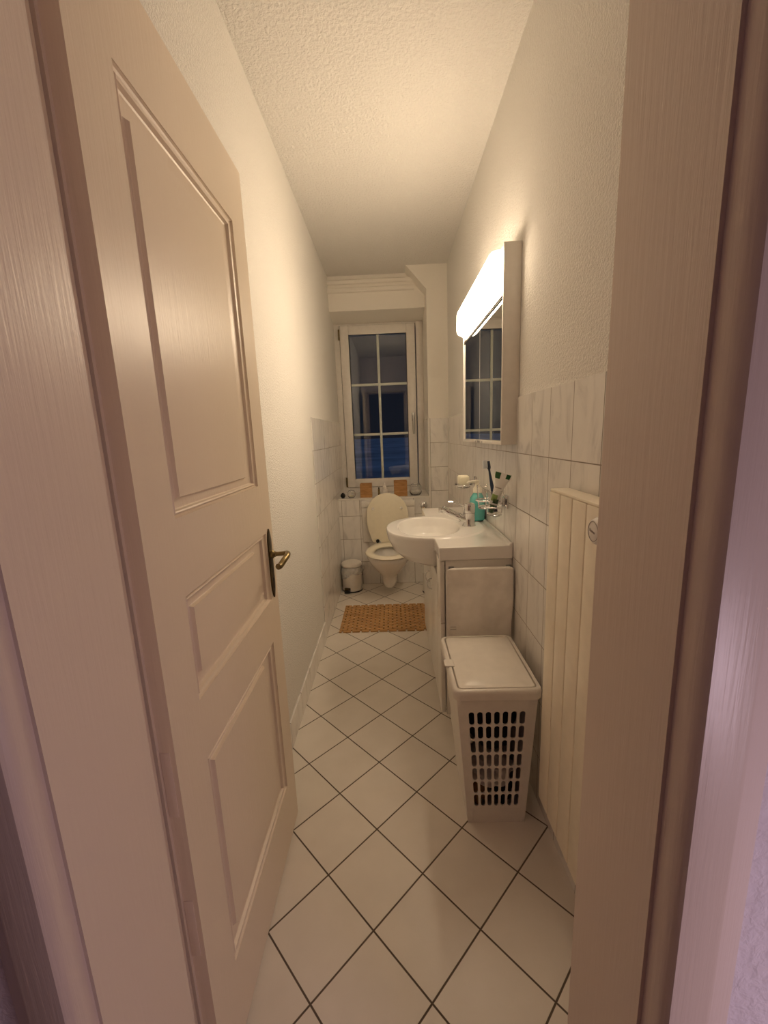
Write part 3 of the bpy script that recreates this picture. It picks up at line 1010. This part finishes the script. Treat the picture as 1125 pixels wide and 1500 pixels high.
# other three sides, with a shallow waist on the corridor side
def wallq(f, nu, nv):
    body.grid(f, nu, nv)
def left_f(u, v):
    z = v * HZ
    y0, y1 = hy(z)
    x0, _ = hx(z)
    waist = 0.0
    return (x0 + waist, y0 + (y1 - y0) * u, z)
wallq(left_f, 12, 12)
wallq(lambda u, v: (hx(v * HZ)[1], hy(v * HZ)[0] + (hy(v * HZ)[1] - hy(v * HZ)[0]) * u, v * HZ), 4, 4)
wallq(lambda u, v: (hx(v * HZ)[0] + (hx(v * HZ)[1] - hx(v * HZ)[0]) * u, hy(v * HZ)[1], v * HZ), 4, 4)
wallq(lambda u, v: (0.684 + 0.188 * u, 1.153 + 0.242 * v, 0.001), 2, 2)
bmesh.ops.remove_doubles(bm, verts=bm.verts[:], dist=1e-5)
bmesh.ops.recalc_face_normals(bm, faces=bm.faces[:])
body.build('body', M['hamper'], hb, angle=30)
def rrect(x0, x1, y0, y1, z, r, n=6):
    pts = []
    for cx, cy, a0 in ((x1 - r, y1 - r, 0), (x0 + r, y1 - r, 90), (x0 + r, y0 + r, 180), (x1 - r, y0 + r, 270)):
        for k in range(n + 1):
            a = math.radians(a0 + 90 * k / n)
            pts.append((cx + r * math.cos(a), cy + r * math.sin(a), z))
    return pts
RX0, RX1, RY0, RY1 = 0.632, 0.905, 1.108, 1.462
MB().loft([rrect(RX0 + 0.006, RX1 - 0.006, RY0 + 0.006, RY1 - 0.006, 0.484, 0.022), rrect(RX0 + 0.001, RX1 - 0.001, RY0 + 0.001, RY1 - 0.001, 0.488, 0.026),
           rrect(RX0, RX1, RY0, RY1, 0.505, 0.027), rrect(RX0 + 0.003, RX1 - 0.003, RY0 + 0.003, RY1 - 0.003, 0.515, 0.025), rrect(RX0 + 0.008, RX1 - 0.008, RY0 + 0.008, RY1 - 0.008, 0.519, 0.022),
           rrect(RX0 + 0.015, RX1 - 0.015, RY0 + 0.015, RY1 - 0.015, 0.519, 0.016), rrect(RX0 + 0.016, RX1 - 0.016, RY0 + 0.016, RY1 - 0.016, 0.484, 0.015),
           rrect(RX0 + 0.006, RX1 - 0.006, RY0 + 0.006, RY1 - 0.006, 0.484, 0.022)], False, False).build('rim', M['hamper'], hb)
LX0, LX1, LY0, LY1 = RX0 + 0.0185, RX1 - 0.0185, RY0 + 0.0185, RY1 - 0.0185
lidl = [rrect(LX0, LX1, LY0, LY1, 0.500, 0.013), rrect(LX0, LX1, LY0, LY1, 0.516, 0.013), rrect(LX0 + 0.002, LX1 - 0.002, LY0 + 0.002, LY1 - 0.002, 0.519, 0.012)]
for ins, z in ((0.014, 0.5192), (0.022, 0.5205), (0.034, 0.5225), (0.06, 0.5238), (0.10, 0.5243)):
    lidl.append(rrect(LX0 + ins, LX1 - ins, LY0 + ins, LY1 - ins, z, max(0.006, 0.013 - ins * 0.05)))
lido = MB().loft(lidl).build('lid', M['hamper'], hb, angle=45)
tab = MB()
tab.prism([(RX0 - 0.008, 1.255), (RX0 - 0.005, 1.248), (RX0 + 0.024, 1.246), (RX0 + 0.024, 1.290), (RX0 - 0.005, 1.288), (RX0 - 0.008, 1.281)], 2, 0.516, 0.523, 0.002)
tab.build('lid_tab', M['hamper'], lido)

# laundry seen through the slots, and an added dark fill for shade
def garment(name, label, mat, c, sx, sy, sz, seed):
    rnd = random.Random(seed)
    m_ = MB()
    m_.sphere((0, 0, 0), 1.0, u=40, v=24)
    ph1 = [(rnd.uniform(3, 8), rnd.uniform(3, 8), rnd.uniform(3, 8), rnd.uniform(0, 6)) for _ in range(5)]
    for v in m_.bm.verts:
        k = 1 + sum(0.05 * math.sin(a * v.co.x + b_ * v.co.y + c_ * v.co.z + d_) for a, b_, c_, d_ in ph1)
        v.co = Vector((v.co.x * sx * k + c[0], v.co.y * sy * k + c[1], max(0.004, v.co.z * sz * k + c[2])))
    return tag(m_.build(name, mat), label, 'laundry', 'laundry inside the hamper')
garment('tan_garment', 'tan and brown cloth at the bottom left inside the hamper', M['laundry_tan'], (0.728, 1.262, 0.050), 0.038, 0.075, 0.040, 3)
garment('dark_garment', 'dark cloth at the bottom right inside the hamper', M['laundry_and_shade'], (0.815, 1.268, 0.050), 0.042, 0.080, 0.040, 4)
garment('slot_shade_fill', 'added dark bulk standing in for shade behind the upper hamper slots', M['laundry_and_shade'], (0.775, 1.275, 0.335), 0.088, 0.110, 0.130, 8)  # added bulk, coloured black to imitate the shade inside the hamper
garment('white_garment', 'white crumpled cloth on top of the laundry inside the hamper', M['laundry_white'], (0.776, 1.262, 0.135), 0.083, 0.096, 0.042, 5)

# ------------------------------------------------------------------ radiator
ra = thing('radiator', 'tall cream flat panel radiator on the right wall beside the doorway', 'radiator', (0.9, 0.82, 0.2))
RZ0, RZ1 = 0.200, 1.132
f = MB()
yy = 1.060
edges = [1.060, 0.9925, 0.925, 0.8565, 0.788, 0.720, 0.652, 0.590]
for a, c_ in zip(edges[:-1], edges[1:]):
    f.box(0.878, 0.894, c_ + 0.0014, a - 0.0014, RZ0, RZ1, 0.003)
f.box(0.883, 0.896, 0.592, 1.058, RZ0 + 0.003, RZ1 - 0.003)
f.build('front_panel', M['rad'], ra)
k_ = MB()
k_.box(0.896, 0.925, 0.600, 1.050, RZ0 + 0.02, RZ1 - 0.03, 0.004)
k_.box(0.925, XR2 - 0.0012, 0.66, 0.70, RZ1 - 0.25, RZ1 - 0.18)
k_.box(0.925, XR2 - 0.0012, 0.95, 0.99, RZ1 - 0.25, RZ1 - 0.18)
k_.box(0.925, XR2 - 0.0012, 0.95, 0.99, RZ0 + 0.1, RZ0 + 0.17)
k_.box(0.925, XR2 - 0.0012, 0.66, 0.70, RZ0 + 0.1, RZ0 + 0.17)
k_.build('convector', M['rad'], ra)
MB().box(0.879, 0.928, 0.592, 1.058, RZ1, RZ1 + 0.007, 0.003).build('top_cover', M['rad'], ra)
MB().box(0.896, 0.926, 1.048, 1.056, RZ0 + 0.004, RZ1, 0.002).build('side_cover', M['rad'], ra)
pp = MB()
for y in (0.64,):
    pp.tube([(0.915, y, 0.0), (0.915, y, RZ0 + 0.03)], 0.0075, 12)
pp.build('pipe', M['rad'], ra)
tn = MB()
pr = []
tn.lathe([(0, 0.8775), (0.016, 0.8775), (0.016, 0.866), (0.0225, 0.862), (0.0245, 0.850), (0.0245, 0.832), (0.0225, 0.826), (0.0195, 0.8235), (0.0180, 0.8245), (0.0165, 0.8235), (0, 0.8225)][::-1], (0, 0.712, 1.108), 'X', 40)
tno = tn.build('thermostat_head', M['plastic'], ra)
kn = MB()
for k in range(18):
    a = 2 * PI * k / 18
    kn.tube([(0.832, 0.712 + 0.0247 * math.cos(a), 1.108 + 0.0247 * math.sin(a)), (0.850, 0.712 + 0.0247 * math.cos(a), 1.108 + 0.0247 * math.sin(a))], 0.0016, 8)
kn.build('grip_ridges', M['plastic'], tno)
mk = MB()
mk.tube([(0.8232, 0.712 + 0.0178 * math.cos(a), 1.108 + 0.0178 * math.sin(a)) for a in [2 * PI * k / 40 for k in range(40)]], 0.0006, 6, closed=True)
for y_, z_, h_ in ((0.721, 1.110, 0.0042), (0.7175, 1.1085, 0.003), (0.7145, 1.108, 0.003), (0.7115, 1.1075, 0.0034), (0.7085, 1.107, 0.003), (0.7055, 1.1065, 0.0028)):
    mk.box(0.8216, 0.8224, y_ - 0.0009, y_ + 0.0009, z_ - h_ * 0.6, z_ + h_ * 0.6)
    mk.box(0.8216, 0.8224, y_ - 0.0016, y_ + 0.0010, z_ - 0.0004, z_ + 0.0004)
mk.build('dial_marks', M['print'], tno)

# ------------------------------------------------------------------ toilet
TX = 0.420
to = thing('toilet', 'white wall hung toilet with its ivory lid raised', 'toilet', (TX, 3.2, 0.05))
def egg(cy0, cy1, hw, z, n=56, back=0.72):
    """front (small y) round, back squarer; cy0 front y, cy1 back y"""
    pts = []
    L_ = cy1 - cy0
    my = cy0 + L_ * 0.46
    for k in range(n):
        a = 2 * PI * k / n - PI / 2
        ca, sa = math.cos(a), math.sin(a)
        if sa < 0:
            pts.append((TX + hw * ca, my + (my - cy0) * sa, z))
        else:
            e = 2.9
            x = math.copysign(abs(ca) ** (2 / e), ca)
            y = abs(sa) ** (2 / e)
            kx = 1 - (1 - back) * y ** 1.5
            pts.append((TX + hw * x * kx, my + (cy1 - my) * y, z))
    return pts
BKY = YB - 0.002
bowl = MB()
secs = [(3.125, BKY, 0.052, 0.072), (3.115, BKY, 0.058, 0.078), (3.105, BKY, 0.061, 0.110), (3.085, BKY, 0.066, 0.150), (3.04, BKY, 0.084, 0.195),
        (2.97, BKY, 0.120, 0.250), (2.915, BKY, 0.155, 0.305), (2.888, BKY, 0.172, 0.345), (2.882, BKY, 0.176, 0.372), (2.888, BKY - 0.003, 0.171, 0.380)]
lps = [egg(a, b_, w_, z) for a, b_, w_, z in secs]
lps += [egg(2.925, 3.27, 0.130, 0.380), egg(2.932, 3.262, 0.123, 0.374), egg(2.940, 3.25, 0.118, 0.34), egg(2.985, 3.22, 0.090, 0.27), egg(3.04, 3.18, 0.05, 0.22), egg(3.07, 3.15, 0.03, 0.205)]
bowl.loft(lps)
bowl.build('bowl', M['ceramic'], to, angle=60)
MB().loft([egg(2.992, 3.212, 0.085, 0.258), egg(2.991, 3.213, 0.086, 0.2585)]).build('water', M['water'], to)
st = MB()
so_ = [(2.868, 3.318, 0.176, 0.384), (2.862, 3.322, 0.181, 0.391), (2.866, 3.320, 0.178, 0.400), (2.885, 3.312, 0.165, 0.406), (2.91, 3.27, 0.140, 0.406), (2.930, 3.235, 0.117, 0.401), (2.938, 3.225, 0.109, 0.392), (2.936, 3.228, 0.111, 0.384)]
lps = [egg(*q_) for q_ in so_]
lps.append(lps[0])
st.loft(lps, False, False)
bmesh.ops.remove_doubles(st.bm, verts=st.bm.verts[:], dist=1e-6)
st.build('seat', M['seat'], to, angle=60)
# raised lid
def lid_out(ins=0.0):
    pts = []
    Hh = 0.415
    n = 24
    def hwid(s):
        if s <= 0.52:
            return 0.128 + 0.048 * math.sin(PI / 2 * s / 0.52)
        return 0.176 * math.sqrt(max(0, 1 - ((s - 0.52) / 0.48) ** 2.15))
    for k in range(n + 1):
        s = k / n
        s = s if s < 0.5 else 0.5 + 0.5 * math.sin((s - 0.5) / 0.5 * PI / 2)
        pts.append((hwid(s), s * Hh))
    pts = [(max(0, w_ - ins), max(ins, min(Hh - ins, z_))) for w_, z_ in pts]
    return [(w_, z_) for w_, z_ in pts] + [(-w_, z_) for w_, z_ in pts[::-1][1:]]
def lid_loop(ins, dpt):
    tilt = 0.05
    out = []
    for w_, z_ in lid_out(ins):
        out.append((TX + w_, 3.318 + dpt + z_ * tilt, 0.402 + z_))
    return out
ld_ = MB().loft([lid_loop(0.006, 0.0), lid_loop(0.002, 0.002), lid_loop(0.0, 0.006), lid_loop(0.0, 0.013), lid_loop(0.004, 0.018)])
ldo = ld_.build('lid', M['lid'], to, angle=50)
for x in (-0.118, 0.118):
    MB().lathe([(0, -0.016), (0.008, -0.0145), (0.011, -0.009), (0.012, 0.003), (0, 0.003)], (TX + x, 3.333, 0.690), 'Y', 20).build('bumper', M['plastic'], ldo)
for x in (-0.08, 0.08):
    MB().tube([(TX + x - 0.02, 3.322, 0.404), (TX + x + 0.02, 3.322, 0.404)], 0.009, 14).build('hinge', M['steel'], to)
MB().box(TX - 0.03, TX + 0.06, 3.300, 3.318, 0.398, 0.404, 0.002).build('hinge_bar', M['black'], to)
fc = MB()
fc.lathe([(0, 0), (0.014, 0), (0.015, 0.006), (0.010, 0.010), (0, 0.010)], (TX - 0.088, 3.305, 0.418), 'Y', 20)
fc.box(TX - 0.092, TX - 0.084, 3.303, 3.313, 0.398, 0.415, 0.001)
fc.build('freshener_clip', M['black'], to)

# cistern front between the toilet and the ledge
ci = thing('cistern', 'white cistern cover on the tiled wall behind the toilet lid', 'cistern', (0.427, YB, 0.5))
MB().box(0.203, 0.652, YB - 0.028, YB - 0.0005, 0.388, 0.690, 0.006, 3).build('cover', M['plastic'], ci)
MB().box(0.200, 0.655, YB - 0.036, YB - 0.0005, 0.690, 0.742, 0.006, 3).build('upper_lip', M['plastic'], ci)

# chrome knob on the wall right of the cistern
vk = thing('stop_valve', 'round chrome valve knob on the wall right of the cistern', 'valve', (0.732, YB, 0.694))
MB().box(0.706, 0.756, YB - 0.006, YB - 0.0004, 0.668, 0.720, 0.003).build('wall_plate', M['chrome'], vk)
MB().lathe([(0, 0.0), (0.014, 0.0), (0.014, -0.014), (0.026, -0.017), (0.028, -0.024), (0.027, -0.036), (0.020, -0.041), (0, -0.042)], (0.734, YB - 0.005, 0.694), 'Y', 28).build('knob', M['chrome'], vk)

# ------------------------------------------------------------------ toilet brush holder behind the vanity
bh = thing('toilet_brush_holder', 'white toilet brush holder with black foot half hidden by the vanity', 'toilet brush', (0.742, 3.20, 0))
MB().lathe([(0, 0.010), (0.047, 0.010), (0.049, 0.014), (0.047, 0.16), (0.045, 0.165), (0, 0.165)], (0.742, 3.20, 0), 'Z', 32).build('canister', M['plastic'], bh)
MB().lathe([(0, 0.0), (0.051, 0.0), (0.052, 0.006), (0.049, 0.0105), (0, 0.0105)], (0.742, 3.20, 0), 'Z', 32).build('foot', M['black'], bh)
MB().lathe([(0, 0.165), (0.014, 0.166), (0.007, 0.172), (0.006, 0.24), (0.011, 0.25), (0.011, 0.29), (0.006, 0.297), (0, 0.298)], (0.742, 3.20, 0), 'Z', 20).build('brush_handle', M['plastic'], bh)

# ------------------------------------------------------------------ pedal bin
PX, PY = 0.1015, 3.300
pb = thing('pedal_bin', 'small cream pedal bin with plastic liner in the left corner', 'bin', (PX, PY, 0))
MB().lathe([(0, 0.008), (0.083, 0.008), (0.0845, 0.014), (0.0825, 0.205), (0.0805, 0.207), (0.078, 0.2), (0.078, 0.02), (0, 0.016)], (PX, PY, 0), 'Z', 48).build('body', M['hamper'], pb)
MB().lathe([(0, 0.0), (0.085, 0.0), (0.0865, 0.004), (0.0855, 0.011), (0, 0.011)], (PX, PY, 0), 'Z', 48).build('base_ring', M['black'], pb)
MB().lathe([(0, 0.217), (0.0825, 0.217), (0.0845, 0.220), (0.0845, 0.236), (0.081, 0.244), (0.070, 0.249), (0.040, 0.253), (0, 0.254)], (PX, PY, 0), 'Z', 48).build('lid', M['hamper'], pb)
bag = MB()
rnd = random.Random(2)
def bag_f(u, v):
    a = 2 * PI * u
    fl = 0.5 + 0.5 * math.sin(7 * a + 1.3) * math.cos(3 * a)
    z = 0.214 - v * (0.072 + 0.020 * math.sin(2 * a + 0.5) + 0.010 * math.sin(5 * a))
    r = 0.0835 + 0.009 * math.sin(PI * min(1, v * 1.1)) * (0.6 + 0.4 * math.sin(9 * a + 4 * v)) + 0.004 * v * math.sin(15 * a + 7 * v) + 0.004 * v
    if v < 0.06:
        r = 0.0838
    return (PX + r * math.cos(a), PY + r * math.sin(a), z)
bag.grid(bag_f, 96, 16)
bmesh.ops.remove_doubles(bag.bm, verts=bag.bm.verts[:], dist=1e-5)
bago = bag.build('bin_liner', M['binbag'], pb)
bag2 = MB().tube(catmull([(PX + 0.088, PY - 0.02, 0.165), (PX + 0.104, PY - 0.03, 0.185), (PX + 0.108, PY - 0.03, 0.21), (PX + 0.098, PY - 0.02, 0.215), (PX + 0.088, PY - 0.01, 0.19)], 5), 0.005, 8, flat=0.4)
bag2.build('liner_knot', M['binbag'], bago)
MB().tube(catmull([(PX - 0.05, PY - 0.083, 0.158), (PX - 0.035, PY - 0.094, 0.146), (PX - 0.015, PY - 0.098, 0.148), (PX - 0.01, PY - 0.095, 0.165)], 5), 0.0035, 8, flat=0.5).build('liner_tie', M['grey'], bago)
pd = MB()
pd.box(PX - 0.062, PX - 0.012, PY - 0.106, PY - 0.070, 0.006, 0.016, 0.003)
pd.build('pedal', M['black'], pb)
MB().box(PX - 0.062, PX - 0.010, PY - 0.0865, PY - 0.070, 0.022, 0.044, 0.003).build('pedal_slot', M['brass_dark'], pb)

# ------------------------------------------------------------------ bath mat of wooden blocks
mt = MB()
MX0, MX1, MY0, MY1 = 0.080, 0.690, 2.515, 2.945
rows = 20
pitch_y = (MY1 - MY0) / rows
pitch_x = 0.0612
for r in range(rows):
    y0 = MY0 + r * pitch_y
    sh = 0 if r % 2 == 0 else -pitch_x / 2
    x = MX0 + sh
    if r % 2 == 0:
        x = MX0 - pitch_x * 0.55
    else:
        x = MX0 - pitch_x * 0.05
    while x < MX1 - 0.012:
        a, b_ = max(MX0, x), min(MX1, x + pitch_x - 0.0105)
        if b_ - a > 0.008:
            mt.box(a, b_, y0 + 0.0006, y0 + pitch_y - 0.0006, 0.001, 0.011 + random.uniform(-0.0004, 0.0004), 0.0018, 1)
        x += pitch_x
for r in range(6):
    y0 = MY0 + 0.03 + r * 0.073
    mt.box(MX0 + 0.004, MX1 - 0.004, y0, y0 + 0.004, 0.004, 0.0065)
mo = mt.build('bath_mat', M['matwood'])
mo.data.materials.append(M['matwood'])
tag(mo, 'slatted brown wooden bath mat on the floor before the toilet', 'bath mat')

# ------------------------------------------------------------------ things on the window ledge
LZ = 0.7652
def wooden_box(x0, x1, y0, y1, z1, label):
    bx = thing('wooden_box', label, 'box', ((x0 + x1) / 2, (y0 + y1) / 2, LZ), 'bamboo boxes on the window ledge')
    m_ = MB()
    t_ = 0.006
    h_ = z1 - LZ
    n_ = 3
    for k in range(n_):
        a, c_ = LZ + h_ * k / n_, LZ + h_ * (k + 1) / n_ - 0.0008
        m_.box(x0, x1, y0, y0 + t_, a, c_, 0.0008, 1)
        m_.box(x0, x1, y1 - t_, y1, a, c_, 0.0008, 1)
        m_.box(x0, x0 + t_, y0 + t_, y1 - t_, a, c_, 0.0008, 1)
        m_.box(x1 - t_, x1, y0 + t_, y1 - t_, a, c_, 0.0008, 1)
    m_.build('sides', M['bamboo'], bx)
    MB().box(x0 + t_, x1 - t_, y0 + t_, y1 - t_, LZ, LZ + 0.006).build('bottom', M['bamboo'], bx)
    return bx
wooden_box(0.191, 0.292, 3.478, 3.580, 0.882, 'left open bamboo box on the window ledge, the lower of two')
wooden_box(0.484, 0.598, 3.478, 3.590, 0.897, 'right open bamboo box on the window ledge, the taller of two')

def jar(name, x, y, R_, H_, label, cat, neck=0.8):
    pr_ = [(0, 0.0), (R_ * 0.62, 0.0), (R_ * 0.75, 0.003), (R_ * 0.95, H_ * 0.25), (R_, H_ * 0.48), (R_ * 0.93, H_ * 0.75), (R_ * neck, H_ * 0.97), (R_ * neck - 0.001, H_),
           (R_ * neck - 0.003, H_ * 0.97), (R_ * 0.93 - 0.0025, H_ * 0.75), (R_ - 0.0025, H_ * 0.48), (R_ * 0.95 - 0.0025, H_ * 0.26), (R_ * 0.62, 0.007), (0, 0.006)]
    o_ = MB().lathe(pr_, (x, y, LZ), 'Z', 40).build(name, M['glass'])
    return tag(o_, label, cat)
jar('candle_glass', 0.113, 3.50, 0.034, 0.062, 'small clear tealight glass on the left end of the ledge', 'candle glass')
tl = MB().lathe([(0, 0.0075), (0.0185, 0.0075), (0.019, 0.009), (0.019, 0.020), (0, 0.020)], (0.113, 3.50, LZ), 'Z', 28).build('tealight', M['soap'])
tag(tl, 'tealight inside the small clear glass on the ledge', 'candle')
jar('glass_bowl', 0.673, 3.53, 0.055, 0.095, 'round clear glass bowl on the right end of the ledge', 'glass bowl', 0.72)
bl = thing('ledge_ornament', 'small black round ornament at the left end of the ledge', 'ornament', (0.040, 3.485, LZ))
m_ = MB()
m_.sphere((0.040, 3.485, LZ + 0.0215), 0.022)
m_.lathe([(0, 0.040), (0.008, 0.041), (0.009, 0.047), (0, 0.049)], (0.040, 3.485, LZ), 'Z', 16)
m_.build('ball', M['black'], bl)
MB().lathe([(0, 0.0), (0.013, 0.0), (0.012, 0.004), (0, 0.004)], (0.040, 3.485, LZ - 0.0001), 'Z', 20).build('foot', M['black'], bl)
ws = thing('lotion_bottle', 'small white pump bottle between the two bamboo boxes', 'bottle', (0.402, 3.53, LZ))
MB().lathe([(0, 0.0), (0.027, 0.0), (0.029, 0.004), (0.029, 0.050), (0.026, 0.058), (0.014, 0.064), (0.012, 0.068), (0, 0.068)], (0.402, 3.53, LZ), 'Z', 32).build('bottle', M['plastic'], ws)
MB().lathe([(0, 0.066), (0.0165, 0.066), (0.0165, 0.084), (0.012, 0.089), (0.007, 0.092), (0.006, 0.112), (0.004, 0.116), (0, 0.117)], (0.402, 3.53, LZ), 'Z', 24).build('pump', M['label'], ws)
vb = thing('perfume_vial', 'slim brown glass vial left of the white pump bottle', 'vial', (0.352, 3.53, LZ))
MB().lathe([(0, 0.0), (0.009, 0.0), (0.0095, 0.003), (0.0095, 0.058), (0.005, 0.064), (0, 0.064)], (0.352, 3.53, LZ), 'Z', 20).build('bottle', M['brass'], vb)
MB().lathe([(0, 0.063), (0.006, 0.063), (0.006, 0.078), (0, 0.079)], (0.352, 3.53, LZ), 'Z', 16).build('cap', M['brass_dark'], vb)
